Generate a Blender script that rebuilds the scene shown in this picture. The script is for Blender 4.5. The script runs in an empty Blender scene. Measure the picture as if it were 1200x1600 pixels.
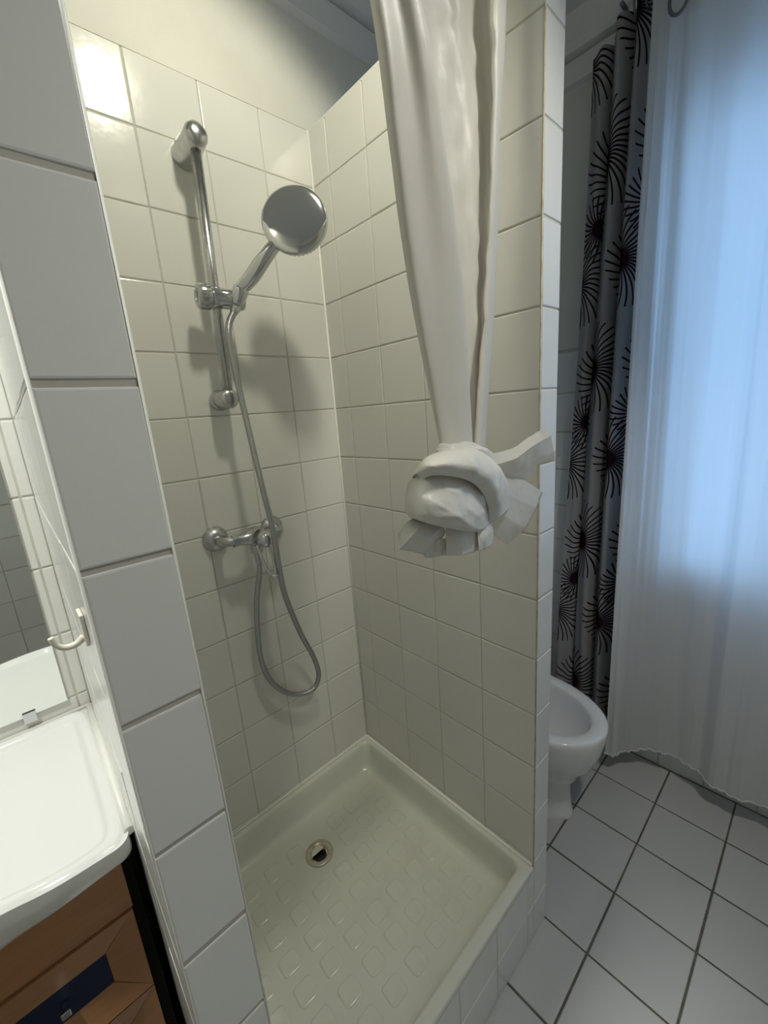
import bpy, bmesh, math, random
from mathutils import Vector, Matrix, noise
random.seed(7)
SC = bpy.context.scene
COL = SC.collection

# ------------------------------------------------------------------ camera
CAM = Vector((-0.7983, -1.0815, 1.4513))
RGT = Vector((0.730045, -0.679400, -0.073819))
DWN = Vector((-0.211885, -0.122328, -0.969609))
FWD = Vector((0.649722, 0.723499, -0.233259))
FPX = 645.45
cd = bpy.data.cameras.new('camera'); cam = bpy.data.objects.new('camera', cd); COL.objects.link(cam)
m = Matrix.Identity(4)
for i in range(3):
    m[i][0] = RGT[i]; m[i][1] = -DWN[i]; m[i][2] = -FWD[i]; m[i][3] = CAM[i]
cam.matrix_world = m
cd.sensor_fit = 'HORIZONTAL'; cd.sensor_width = 36.0; cd.lens = FPX / 1200 * 36.0
cd.clip_start = 0.01; cd.clip_end = 100
SC.camera = cam

def at(px, py, y=None, x=None, z=None):
    """the point of the room seen at photo pixel (px, py) on a plane y=, x= or z="""
    d = RGT * ((px - 600) / FPX) + DWN * ((py - 800) / FPX) + FWD
    if y is not None: t = (y - CAM.y) / d.y
    elif x is not None: t = (x - CAM.x) / d.x
    else: t = (z - CAM.z) / d.z
    return CAM + d * t

# ------------------------------------------------------------------ light
W = bpy.data.worlds.new('sky'); SC.world = W; W.use_nodes = True
bg = W.node_tree.nodes['Background']
bg.inputs[0].default_value = (0.34, 0.61, 1.0, 1); bg.inputs[1].default_value = 3.0
SC.view_settings.view_transform = 'Standard'; SC.view_settings.look = 'None'
SC.view_settings.gamma = 1.0; SC.view_settings.use_curve_mapping = False
SC.view_settings.exposure = 0.0
SHOWER_SPOT_W, BASIN_SPOT_W, ROOM_FILL_W = 19.0, 68.0, 30.0
WARM = (1.0, 0.975, 0.79)
def light(name, kind, loc, energy, color, aim=None, parent=None, **kw):
    ld = bpy.data.lights.new(name, kind); ld.energy = energy; ld.color = color
    for k, v_ in kw.items(): setattr(ld, k, v_)
    o = bpy.data.objects.new(name, ld); COL.objects.link(o); o.location = loc
    if aim is not None: o.rotation_euler = (Vector(aim) - Vector(loc)).to_track_quat('-Z', 'Y').to_euler()
    if parent: o.parent = parent
    return o

# ------------------------------------------------------------------ materials
def mat(name, color, rough=0.5, metal=0.0, coat=0.0, bump=None, vary=0.0, mottled=None, spec=0.5, **kw):
    m = bpy.data.materials.new(name); m.use_nodes = True
    nt = m.node_tree; N, L = nt.nodes, nt.links; b = N['Principled BSDF']
    b.inputs['Base Color'].default_value = (*color, 1); b.inputs['Roughness'].default_value = rough
    b.inputs['Metallic'].default_value = metal; b.inputs['Coat Weight'].default_value = coat
    b.inputs['Specular IOR Level'].default_value = spec
    for k, v_ in kw.items(): b.inputs[k].default_value = v_
    src = None
    if vary or mottled:
        rgb = N.new('ShaderNodeRGB'); rgb.outputs[0].default_value = (*color, 1); src = rgb.outputs[0]
    if vary:
        oi = N.new('ShaderNodeObjectInfo'); mr = N.new('ShaderNodeMapRange')
        L.new(oi.outputs['Random'], mr.inputs[0]); mr.inputs[3].default_value = 1 - vary; mr.inputs[4].default_value = 1 + vary
        hs = N.new('ShaderNodeHueSaturation'); L.new(src, hs.inputs['Color']); L.new(mr.outputs[0], hs.inputs['Value']); src = hs.outputs[0]
    if mottled:
        sc, col2, lo, hi = mottled
        tc = N.new('ShaderNodeTexCoord'); nz = N.new('ShaderNodeTexNoise'); nz.inputs['Scale'].default_value = sc; nz.inputs['Detail'].default_value = 5
        L.new(tc.outputs['Object'], nz.inputs[0]); mr = N.new('ShaderNodeMapRange'); L.new(nz.outputs[0], mr.inputs[0])
        mr.inputs[1].default_value = lo; mr.inputs[2].default_value = hi
        mx = N.new('ShaderNodeMixRGB'); L.new(mr.outputs[0], mx.inputs[0]); L.new(src, mx.inputs[1]); mx.inputs[2].default_value = (*col2, 1); src = mx.outputs[0]
    if src: L.new(src, b.inputs['Base Color'])
    if bump:
        sc, st, dist = bump
        tc = N.new('ShaderNodeTexCoord'); nz = N.new('ShaderNodeTexNoise'); nz.inputs['Scale'].default_value = sc; nz.inputs['Detail'].default_value = 3
        L.new(tc.outputs['Object'], nz.inputs[0]); bp = N.new('ShaderNodeBump'); bp.inputs['Strength'].default_value = st; bp.inputs['Distance'].default_value = dist
        L.new(nz.outputs[0], bp.inputs['Height']); L.new(bp.outputs[0], b.inputs['Normal'])
    return m

M = {}
M['tile'] = mat('white_glazed_tile', (0.74, 0.735, 0.69), 0.16, bump=(24, 0.16, 0.003), vary=0.02)
M['tile_white'] = mat('white_wall_tile', (0.76, 0.765, 0.735), 0.2, bump=(14, 0.08, 0.004), vary=0.02)
M['grout'] = mat('pale_grout', (0.56, 0.55, 0.48), 0.9, mottled=(9, (0.38, 0.37, 0.31), 0.5, 0.75))
M['grout_grey'] = mat('grey_grout', (0.50, 0.485, 0.43), 0.9, mottled=(12, (0.5, 0.49, 0.44), 0.45, 0.7))
M['floor_tile'] = mat('matt_white_floor_tile', (0.53, 0.53, 0.515), 0.33, bump=(30, 0.05, 0.002), vary=0.03)
M['floor_grout'] = mat('dark_floor_grout', (0.10, 0.095, 0.08), 0.95, mottled=(20, (0.16, 0.15, 0.12), 0.4, 0.7))
M['paint'] = mat('cream_wall_paint', (0.72, 0.71, 0.65), 0.65, bump=(22, 0.35, 0.006), mottled=(5, (0.66, 0.65, 0.58), 0.45, 0.75))
M['ceiling'] = mat('white_ceiling_paint', (0.75, 0.75, 0.73), 0.9)
M['caulk'] = mat('white_silicone', (0.86, 0.85, 0.80), 0.35)
M['caulk_old'] = mat('yellowed_silicone', (0.60, 0.54, 0.42), 0.6, mottled=(40, (0.42, 0.34, 0.22), 0.4, 0.65))
M['chrome'] = mat('chrome', (0.63, 0.64, 0.65), 0.09, 1.0)
M['chrome_dull'] = mat('limescaled_chrome', (0.52, 0.525, 0.53), 0.26, 1.0, mottled=(60, (0.68, 0.68, 0.66), 0.5, 0.75))
M['hose'] = mat('steel_hose', (0.46, 0.47, 0.48), 0.25, 1.0)
M['ceramic'] = mat('white_ceramic', (0.83, 0.83, 0.81), 0.09, coat=0.3)
M['tray'] = mat('cream_shower_tray_ceramic', (0.66, 0.665, 0.59), 0.16, mottled=(7, (0.61, 0.605, 0.53), 0.5, 0.8))
M['drain'] = mat('stained_drain_flange', (0.55, 0.51, 0.40), 0.3, 0.3, mottled=(60, (0.30, 0.24, 0.14), 0.5, 0.75))
M['dark'] = mat('black_hole', (0.012, 0.013, 0.010), 0.4)
M['black'] = mat('black_laminate', (0.005, 0.005, 0.005), 0.6, spec=0.1)
M['mirror'] = mat('mirror_silver', (0.90, 0.92, 0.90), 0.005, 1.0)
M['white_plastic'] = mat('cream_plastic', (0.80, 0.76, 0.66), 0.35)
M['pvc'] = mat('white_pvc', (0.8, 0.8, 0.8), 0.35)
M['navy'] = mat('navy_lacquer', (0.010, 0.017, 0.055), 0.5, spec=0.2)
M['ring'] = mat('grey_blue_metal', (0.16, 0.18, 0.22), 0.4, 0.6)
M['spot_shell'] = mat('white_spotlight_shell', (0.8, 0.8, 0.78), 0.4)

def emit(name, color, s):
    m = bpy.data.materials.new(name); m.use_nodes = True; b = m.node_tree.nodes['Principled BSDF']
    b.inputs['Emission Color'].default_value = (*color, 1); b.inputs['Emission Strength'].default_value = s
    return m
M['bulb'] = emit('lit_bulb', (1, 0.95, 0.75), 6.0)

def wood():
    m = mat('orange_brown_wood', (0.2, 0.1, 0.05), 0.42)
    N, L = m.node_tree.nodes, m.node_tree.links; b = N['Principled BSDF']
    tc = N.new('ShaderNodeTexCoord'); mp = N.new('ShaderNodeMapping'); mp.inputs['Scale'].default_value = (2, 3, 22)
    nz = N.new('ShaderNodeTexNoise'); nz.inputs['Scale'].default_value = 5; nz.inputs['Detail'].default_value = 7
    cr = N.new('ShaderNodeValToRGB'); cr.color_ramp.elements[0].color = (0.38, 0.175, 0.075, 1); cr.color_ramp.elements[1].color = (0.44, 0.21, 0.092, 1)
    cr.color_ramp.elements[0].position = 0.3; cr.color_ramp.elements[1].position = 0.7
    L.new(tc.outputs['Object'], mp.inputs[0]); L.new(mp.outputs[0], nz.inputs[0]); L.new(nz.outputs[0], cr.inputs[0]); L.new(cr.outputs[0], b.inputs['Base Color'])
    return m
M['wood'] = wood()

def cloth(name, color, trans=0.5, clear=0.0, rough=0.6, bump=None, gloss=0.0):
    m = bpy.data.materials.new(name); m.use_nodes = True; nt = m.node_tree; N, L = nt.nodes, nt.links
    out = N['Material Output']; b = N['Principled BSDF']
    b.inputs['Base Color'].default_value = (*color, 1); b.inputs['Roughness'].default_value = rough
    b.inputs['Specular IOR Level'].default_value = gloss
    tr = N.new('ShaderNodeBsdfTranslucent'); tr.inputs[0].default_value = (*color, 1)
    mx = N.new('ShaderNodeMixShader'); mx.inputs[0].default_value = trans
    L.new(b.outputs[0], mx.inputs[1]); L.new(tr.outputs[0], mx.inputs[2]); last = mx
    if clear:
        tp = N.new('ShaderNodeBsdfTransparent'); m2 = N.new('ShaderNodeMixShader'); m2.inputs[0].default_value = clear
        L.new(last.outputs[0], m2.inputs[1]); L.new(tp.outputs[0], m2.inputs[2]); last = m2
    if bump:
        sc, st, dist = bump
        tc = N.new('ShaderNodeTexCoord'); nz = N.new('ShaderNodeTexNoise'); nz.inputs['Scale'].default_value = sc; nz.inputs['Detail'].default_value = 3
        L.new(tc.outputs['Object'], nz.inputs[0]); bp = N.new('ShaderNodeBump'); bp.inputs['Strength'].default_value = st; bp.inputs['Distance'].default_value = dist
        L.new(nz.outputs[0], bp.inputs['Height']); L.new(bp.outputs[0], b.inputs['Normal'])
    L.new(last.outputs[0], out.inputs[0])
    return m
M['shower_cloth'] = cloth('ivory_shower_curtain_cloth', (0.84, 0.82, 0.77), 0.32, 0.0, 0.4, (55, 0.15, 0.004), 0.35)
M['knot_cloth'] = cloth('ivory_knotted_cloth', (0.86, 0.84, 0.78), 0.14, 0.0, 0.4, (70, 0.35, 0.005), 0.35)
M['shower_cloth_thin'] = cloth('thin_white_curtain_tail', (0.85, 0.84, 0.81), 0.5, 0.12, 0.4, (55, 0.15, 0.004), 0.35)
M['sheer'] = cloth('white_sheer_cloth', (0.88, 0.89, 0.90), 0.42, 0.012, 0.8)

def printed_cloth():
    """grey-white cloth printed with dark radial bursts; UV is in metres"""
    m = cloth('burst_printed_cloth', (0.5, 0.5, 0.5), 0.30, 0.0, 0.8)
    nt = m.node_tree; N, L = nt.nodes, nt.links
    b = N['Principled BSDF']; tr = [n for n in N if n.type == 'BSDF_TRANSLUCENT'][0]
    def mth(op, a, c=None, d=None):
        n = N.new('ShaderNodeMath'); n.operation = op
        for i, q in enumerate((a, c, d)):
            if q is None: continue
            if isinstance(q, (int, float)): n.inputs[i].default_value = q
            else: L.new(q, n.inputs[i])
        return n.outputs[0]
    uv = N.new('ShaderNodeUVMap'); sp = N.new('ShaderNodeSeparateXYZ'); L.new(uv.outputs[0], sp.inputs[0])
    U, V = sp.outputs[0], sp.outputs[1]
    total = None
    # two interleaved lattices of bursts
    for (ou, ov, pu, pv, rad, nl) in ((0.03, 0.05, 0.40, 0.64, 0.17, 34), (0.23, 0.37, 0.40, 0.64, 0.16, 34), (0.13, 0.21, 0.40, 0.64, 0.105, 26)):
        fu = mth('SUBTRACT', mth('FRACT', mth('DIVIDE', mth('ADD', U, ou), pu)), 0.5)
        fv = mth('SUBTRACT', mth('FRACT', mth('DIVIDE', mth('ADD', V, ov), pv)), 0.5)
        x = mth('MULTIPLY', fu, pu); y = mth('MULTIPLY', fv, pv)
        r = mth('SQRT', mth('ADD', mth('MULTIPLY', x, x), mth('MULTIPLY', y, y)))
        a = mth('ADD', mth('ARCTAN2', y, x), mth('MULTIPLY', r, 3.0))
        s = mth('ABSOLUTE', mth('SUBTRACT', mth('FRACT', mth('MULTIPLY', a, nl / (2 * math.pi))), 0.5))   # 0.5 at the line
        dist = mth('MULTIPLY', mth('MULTIPLY', mth('SUBTRACT', 0.5, s), 2 * math.pi / nl), r)            # metres from the line
        edge = mth('MULTIPLY', mth('ADD', mth('SINE', mth('MULTIPLY', a, 5.0)), 1.0), 0.008)
        line = mth('MULTIPLY', mth('LESS_THAN', dist, 0.0030), mth('LESS_THAN', mth('ADD', r, edge), rad))
        total = line if total is None else mth('MAXIMUM', total, line)
    mx = N.new('ShaderNodeMixRGB'); L.new(total, mx.inputs[0]); mx.inputs[1].default_value = (0.42, 0.42, 0.43, 1); mx.inputs[2].default_value = (0.030, 0.014, 0.024, 1)
    L.new(mx.outputs[0], b.inputs['Base Color']); L.new(mx.outputs[0], tr.inputs[0])
    return m
M['printed'] = printed_cloth()

def glass():
    m = bpy.data.materials.new('window_glass'); m.use_nodes = True; N, L = m.node_tree.nodes, m.node_tree.links
    tp = N.new('ShaderNodeBsdfTransparent'); gl = N.new('ShaderNodeBsdfGlossy'); gl.inputs['Roughness'].default_value = 0.02
    mx = N.new('ShaderNodeMixShader'); mx.inputs[0].default_value = 0.06
    L.new(tp.outputs[0], mx.inputs[1]); L.new(gl.outputs[0], mx.inputs[2]); L.new(mx.outputs[0], N['Material Output'].inputs[0])
    return m
M['glass'] = glass()

# ------------------------------------------------------------------ mesh helpers
def link(name, me, parent=None, label=None):
    o = bpy.data.objects.new(name, me); COL.objects.link(o)
    if parent: o.parent = parent
    if label: o['label'] = label
    return o
class MB:
    def __init__(s): s.v = []; s.f = []; s.mi = []; s.sm = []; s.uv = {}
    def add(s, vs, fs, mi=0, smooth=False):
        o = len(s.v); s.v += [tuple(p) for p in vs]
        for f in fs: s.f.append(tuple(i + o for i in f)); s.mi.append(mi); s.sm.append(smooth)
        return o
    def box(s, a, b, mi=0, bev=0.0):
        x0, y0, z0 = a; x1, y1, z1 = b
        if bev <= 0:
            vs = [(x0,y0,z0),(x1,y0,z0),(x1,y1,z0),(x0,y1,z0),(x0,y0,z1),(x1,y0,z1),(x1,y1,z1),(x0,y1,z1)]
            s.add(vs, [(0,3,2,1),(4,5,6,7),(0,1,5,4),(1,2,6,5),(2,3,7,6),(3,0,4,7)], mi); return
        bm = bmesh.new(); bmesh.ops.create_cube(bm, size=1)
        for v_ in bm.verts: v_.co = Vector(((x0+x1)/2 + v_.co.x*(x1-x0), (y0+y1)/2 + v_.co.y*(y1-y0), (z0+z1)/2 + v_.co.z*(z1-z0)))
        bmesh.ops.bevel(bm, geom=bm.edges[:], offset=bev, segments=3, profile=0.5, affect='EDGES')
        bm.verts.index_update(); s.add([v_.co[:] for v_ in bm.verts], [[q.index for q in f.verts] for f in bm.faces], mi, False); bm.free()
    def grid(s, P, mi=0, smooth=True, closeu=False, closev=False):
        """P[i][j] points"""
        n, k = len(P), len(P[0]); vs = [p for r in P for p in r]; fs = []
        for i in range(n if closeu else n - 1):
            for j in range(k if closev else k - 1):
                i2, j2 = (i+1) % n, (j+1) % k; fs.append((i*k+j, i2*k+j, i2*k+j2, i*k+j2))
        return s.add(vs, fs, mi, smooth)
    def tube(s, pts, rad, seg=12, caps=True, mi=0, flat=1.0, up=None):
        pts = [Vector(p) for p in pts]; n = len(pts)
        R = rad if callable(rad) else (lambda i: rad[i] if isinstance(rad, (list, tuple)) else rad)
        T = [((pts[min(i+1,n-1)] - pts[max(i-1,0)]).normalized()) for i in range(n)]
        u = up or (Vector((0,0,1)) if abs(T[0].z) < 0.9 else Vector((1,0,0)))
        a = (u - T[0]*u.dot(T[0])).normalized(); P = []
        for i in range(n):
            a = (a - T[i]*a.dot(T[i])).normalized(); b = T[i].cross(a); r = R(i)
            P.append([pts[i] + (a*math.cos(2*math.pi*j/seg)*r*flat + b*math.sin(2*math.pi*j/seg)*r) for j in range(seg)])
        o = s.grid(P, mi, True, closev=True)
        if caps:
            s.f.append(tuple(o + j for j in range(seg))[::-1]); s.mi.append(mi); s.sm.append(False)
            s.f.append(tuple(o + (n-1)*seg + j for j in range(seg))); s.mi.append(mi); s.sm.append(False)
    def lathe(s, prof, base, axis, seg=24, mi=0, caps=True):
        """prof: (radius, distance along axis)"""
        base = Vector(base); ax = Vector(axis).normalized(); u = Vector((0,0,1)) if abs(ax.z) < 0.9 else Vector((1,0,0))
        a = (u - ax*u.dot(ax)).normalized(); b = ax.cross(a)
        P = [[base + ax*d + (a*math.cos(2*math.pi*j/seg) + b*math.sin(2*math.pi*j/seg))*max(r, 1e-5) for j in range(seg)] for r, d in prof]
        o = s.grid(P, mi, True, closev=True); n = len(prof)
        if caps:
            s.f.append(tuple(o + j for j in range(seg))[::-1]); s.mi.append(mi); s.sm.append(False)
            s.f.append(tuple(o + (n-1)*seg + j for j in range(seg))); s.mi.append(mi); s.sm.append(False)
    def mesh(s, name, mats):
        me = bpy.data.meshes.new(name); me.from_pydata(s.v, [], s.f)
        for m_ in (mats if isinstance(mats, (list, tuple)) else [mats]): me.materials.append(m_)
        me.polygons.foreach_set('material_index', s.mi); me.polygons.foreach_set('use_smooth', s.sm); me.update()
        return me
    def build(s, name, mats, parent=None, label=None, fix=True, solid=0.0, subd=0, bevel=0.0, sharp=None):
        me = s.mesh(name, mats)
        if fix:
            bm = bmesh.new(); bm.from_mesh(me); bmesh.ops.recalc_face_normals(bm, faces=bm.faces[:]); bm.to_mesh(me); bm.free()
        if sharp: me.set_sharp_from_angle(angle=math.radians(sharp))
        o = link(name, me, parent, label)
        if subd:
            q = o.modifiers.new('sub', 'SUBSURF'); q.levels = subd; q.render_levels = subd
        if solid:
            q = o.modifiers.new('solid', 'SOLIDIFY'); q.thickness = solid; q.offset = 0
        return o
def thing(name, label, cat, loc=(0,0,0), group=None):
    o = bpy.data.objects.new(name, None); COL.objects.link(o); o.location = loc; o.empty_display_size = 0.05
    return tag(o, label, cat, group)
def tag(o, label, cat, group=None):
    o['label'] = label; o['category'] = cat
    if group: o['group'] = group
    return o
def struct(o): o['kind'] = 'structure'; return o
def part(mb, name, m_, root, **kw):
    """mesh given in room coordinates, parented to an Empty that stands at root.location"""
    l = root.location
    mb.v = [(p[0]-l.x, p[1]-l.y, p[2]-l.z) for p in mb.v]
    return mb.build(name, m_, root, **kw)
def sub(mb, name, m_, par, root, **kw): 
    l = root.location; mb.v = [(p[0]-l.x, p[1]-l.y, p[2]-l.z) for p in mb.v]
    return mb.build(name, m_, par, **kw)
def spline(pts, n):
    pts = [Vector(p) for p in pts]; out = []; k = len(pts)
    for i in range(k - 1):
        p0, p1, p2, p3 = pts[max(i-1,0)], pts[i], pts[i+1], pts[min(i+2,k-1)]
        for j in range(n):
            t = j / n
            out.append(0.5*((2*p1) + (p2-p0)*t + (2*p0-5*p1+4*p2-p3)*t*t + (3*p1-p0-3*p2+p3)*t**3))
    out.append(pts[-1]); return out
def lerp(a, b, t): return a + (b - a) * t
def smooth(a, b, x):
    t = max(0.0, min(1.0, (x - a) / (b - a))); return t*t*(3-2*t)

# ------------------------------------------------------------------ tiles: each one an object, mesh shared by size
TM = {}
def tile_mesh(w, h, mkey, th=0.003, bev=0.0016):
    k = (round(w, 3), round(h, 3), mkey, th)
    if k not in TM:
        b = MB(); W2, H2 = k[0]/2, k[1]/2
        ring = lambda w_, h_, z: [(-w_, -h_, z), (w_, -h_, z), (w_, h_, z), (-w_, h_, z)]
        vs = ring(W2, H2, -th) + ring(W2, H2, -bev) + ring(W2-bev*0.4, H2-bev*0.4, -bev*0.3) + ring(W2-bev*1.4, H2-bev*1.4, 0)
        fs = [(12,13,14,15)]
        for r in range(3):
            for j in range(4): fs.append((r*4+j, r*4+(j+1)%4, r*4+4+(j+1)%4, r*4+4+j))
        b.add(vs, fs, 0, False)
        TM[k] = b.mesh('tile', M[mkey])
    return TM[k]
def tiles(parent, org, ua, va, us, vs, joint, mkey, tilt=0.0015, skip=None, jv=None, th=0.003):
    """tiles between the cut lines us x vs on the plane through org spanned by ua, va (front at the plane)"""
    ua, va, org = Vector(ua), Vector(va), Vector(org); n = ua.cross(va)
    jv = joint if jv is None else jv
    us, vs = sorted(us), sorted(vs)
    for i in range(len(us)-1):
        for j in range(len(vs)-1):
            w, h = us[i+1]-us[i]-joint, vs[j+1]-vs[j]-jv
            if w < 0.008 or h < 0.008: continue
            cu, cv = (us[i]+us[i+1])/2, (vs[j]+vs[j+1])/2
            if skip and skip(cu, cv): continue
            o = link('tile', tile_mesh(w, h, mkey, th), parent)
            mm = Matrix((( ua.x, va.x, n.x), (ua.y, va.y, n.y), (ua.z, va.z, n.z))).to_4x4()
            rx, ry = random.gauss(0, tilt), random.gauss(0, tilt)
            mm = mm @ Matrix.Rotation(rx, 4, 'X') @ Matrix.Rotation(ry, 4, 'Y')
            mm.translation = org + ua*(cu + random.gauss(0, 0.0003)) + va*(cv + random.gauss(0, 0.0003))
            o.matrix_basis = mm

# ------------------------------------------------------------------ room: x along the back wall, y away from the viewer, z up
XR = 0.867; XW = -1.62; YB = -1.45; ZC = 2.62; ZT = 2.2105; D = 0.6756
GB = 0.0016                                        # grout bed this far behind the tile fronts
ROW = [1.7736 - 0.15*k for k in range(-3, 12)]     # 2.2236 ... 0.1236
rows = lambda lo, hi: [lo] + [z for z in ROW if lo + 0.006 < z < hi - 0.006] + [hi]
ROWL = [1.0419 + 0.1498*k for k in range(-6, 8)]
rowsL = lambda lo, hi: [lo] + [z for z in ROWL if lo + 0.006 < z < hi - 0.006] + [hi]
def cuts(lo, hi, ref, p):
    k0 = math.ceil((lo + 0.006 - ref) / p); out = [lo]; x = ref + k0*p
    while x < hi - 0.006: out.append(x); x += p
    return out + [hi]

# floor
b = MB(); b.box((XW, YB, -0.12), (XR + 0.12, 0.0, -0.0018))
floor = struct(b.build('floor', M['floor_grout']))
FP = 0.2014; FX = 0.0712; FY = -0.592
tiles(floor, (0, 0, 0), (1, 0, 0), (0, 1, 0), cuts(-0.95, XR, FX, FP), cuts(YB, 0, FY, FP), 0.0055, 'floor_tile', 0.001,
      skip=lambda u, v: (-0.69 < u < 0.0 and v > -0.66) or (-0.9 < u < -0.69 and v > -0.42))
# ceiling
b = MB(); b.box((XW, YB, ZC), (XR + 0.12, 0.12, ZC + 0.1)); struct(b.build('ceiling', M['ceiling']))
# back wall (shower back, mirror wall, toilet wall)
b = MB(); b.box((XW, GB, -0.12), (XR + 0.12, 0.12, ZT), 0); b.box((XW, -0.0005, ZT), (XR + 0.12, 0.12, ZC), 1)
wall_back = struct(b.build('wall_back', [M['grout'], M['paint']]))
tiles(wall_back, (0, 0, 0), (1, 0, 0), (0, 0, 1), cuts(-0.698, 0.0, -0.1465, 0.1495), rows(0.245, ZT + 0.0016), 0.0022, 'tile', jv=0.003)
tiles(wall_back, (0, 0, 0), (1, 0, 0), (0, 0, 1), cuts(-1.35, -0.764, -0.7865, 0.15), rowsL(0.74, ZT), 0.0035, 'tile')
tiles(wall_back, (0, 0, 0), (1, 0, 0), (0, 0, 1), cuts(0.0746, XR, XR, 0.15), rows(0.0, 1.633), 0.0032, 'tile')
# right wall with the window opening
WY0, WY1, WZ0, WZ1 = -1.36, -0.65, 0.80, 2.26
b = MB()
for a, c in (((XR, WY1, -0.12), (XR+0.12, 0.12, ZC)), ((XR, YB-0.12, -0.12), (XR+0.12, WY0, ZC)), ((XR, WY0, -0.12), (XR+0.12, WY1, WZ0)), ((XR, WY0, WZ1), (XR+0.12, WY1, ZC))):
    b.box((a[0] + GB, a[1], a[2]), c, 0)
ZW = 1.633
for (y0, y1, z0) in ((WY1, 0.0, ZW), (YB, WY0, ZW)): b.box((XR - 0.001, y0, z0), (XR + 0.003, y1, ZC), 1)
b.box((XR - 0.001, WY0, WZ1), (XR + 0.003, WY1, ZC), 1)
wall_right = struct(b.build('wall_right', [M['grout_grey'], M['paint']]))
tiles(wall_right, (XR, 0, 0), (0, -1, 0), (0, 0, 1), cuts(0.0, -YB, 0.0, 0.15), rows(0.0, ZW), 0.004, 'tile_white',
      skip=lambda u, v: -WY1 - 0.03 < u < -WY0 + 0.03 and v > WZ0)
# front wall behind the viewer (seen in the mirror) and the left wall
b = MB(); b.box((XW - 0.1, YB - 0.12, -0.12), (XR + 0.12, YB - GB, ZT), 0); b.box((XW - 0.1, YB - 0.12, ZT), (XR + 0.12, YB, ZC), 1)
wall_front = struct(b.build('wall_front', [M['grout_grey'], M['paint']]))
tiles(wall_front, (0, YB, 0), (-1, 0, 0), (0, 0, 1), cuts(-XR, -XW, 0.0, 0.15), rows(0.0, ZT), 0.004, 'tile_white')
b = MB(); b.box((XW - 0.1, YB - 0.12, -0.12), (XW, 0.12, ZC)); struct(b.build('wall_left', M['paint']))
# cornices
def cornice(name, p0, p1, inward):
    b = MB(); prof = [(0, 2.455), (0.022, 2.460), (0.022, 2.522), (0.008, 2.526), (0.008, 2.533), (0.036, 2.538), (0.046, 2.56), (0.050, 2.59), (0.07, ZC), (0, ZC)]
    p0, p1, nn = Vector(p0), Vector(p1), Vector(inward)
    b.grid([[Vector((p.x, p.y, 0)) + nn*d + Vector((0, 0, z)) for d, z in prof] for p in (p0, p1)], 0, False)
    return struct(b.build(name, M['ceiling']))
cornice('trim_1', (XW, 0, 0), (XR, 0, 0), (0, -1, 0)); cornice('trim_2', (XR, 0, 0), (XR, YB, 0), (-1, 0, 0))

# shower partition between shower and toilet
TH = 0.0746
b = MB(); b.box((GB, -D + GB, 0.0), (TH - GB, -0.0005, ZT - 0.004), 0); wp = struct(b.build('wall_partition', M['grout']))
tiles(wp, (0, 0, 0), (0, -1, 0), (0, 0, 1), cuts(0.0, D - 0.0005, 0.0766, 0.1495), rows(0.245, ZT), 0.002, 'tile', jv=0.0028)
tiles(wp, (0, -D, 0), (1, 0, 0), (0, 0, 1), [0.0035, TH], rows(0.0, ZT), 0.002, 'tile_white', jv=0.0035)
tiles(wp, (TH, 0, 0), (0, 1, 0), (0, 0, 1), cuts(-D, -0.003, -D, 0.15), rows(0.0, ZT), 0.003, 'tile_white')
b = MB(); b.box((0, -D, ZT - 0.006), (TH, -0.001, ZT), 0, 0.0015); b.build('cap_strip', M['tile_white'], wp)
b = MB(); b.tube([(0.0010, -D + 0.0010, 0.25), (0.0010, -D + 0.0010, ZT - 0.01)], 0.0015, 8); b.build('corner_bead', M['caulk_old'], wp, 'yellowed caulk strip along the front edge')
b = MB(); b.tube([(-0.001, -0.001, 0.26), (-0.001, -0.001, ZT)], 0.0035, 8); b.build('caulk_bead', M['caulk'], wp, 'white caulk line in the shower corner')

# pillar between washbasin and shower
PX0, PX1, PXB = -0.773, -0.698, -0.765
b = MB()
v8 = []
for z in (0.0, ZT - 0.004):
    v8 += [(PX0 + GB, -D + GB, z), (PX1 - GB, -D + GB, z), (PX1 - GB, -0.0005, z), (PXB + GB, -0.0005, z)]
b.add(v8, [(0,3,2,1),(4,5,6,7),(0,1,5,4),(1,2,6,5),(2,3,7,6),(3,0,4,7)]); wl = struct(b.build('wall_pillar', M['grout_grey']))
tiles(wl, (0, -D, 0), (1, 0, 0), (0, 0, 1), [PX0, PX1], rowsL(0.0, ZT), 0.003, 'tile_white', 0.003, jv=0.0055)
ua = Vector((PX0 - PXB, -D, 0)).normalized()
tiles(wl, (PXB, 0, 0), ua, (0, 0, 1), cuts(0.001, D, 0.076, 0.15), rowsL(0.0, ZT), 0.0035, 'tile_white', 0.003)
# the left face looks toward -x: flip those tiles' normals by building with the reversed axis
tiles(wl, (PX1, 0, 0), (0, 1, 0), (0, 0, 1), cuts(-D, -0.003, -0.0766, 0.1495), rows(0.245, ZT), 0.003, 'tile')
b = MB(); b.tube([(PX0 + 0.001, -D + 0.001, 0.0), (PX0 + 0.001, -D + 0.001, ZT)], 0.0014, 8); b.build('corner_bead', M['caulk'], wl)
b = MB(); b.tube([(PX1 - 0.001, -D + 0.001, 0.25), (PX1 - 0.001, -D + 0.001, ZT)], 0.0014, 8); b.build('corner_bead', M['caulk'], wl)

# tiled curb under the front edge of the tray
b = MB(); b.box((PX1 + 0.002, -D + GB, 0.0), (-0.0005, -0.640, 0.236)); curb = struct(b.build('wall_curb', M['grout']))
tiles(curb, (0, -D, 0), (1, 0, 0), (0, 0, 1), cuts(PX1, 0.003, -0.027, 0.147), [0.0, 0.1236, 0.242], 0.003, 'tile_white')

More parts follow.
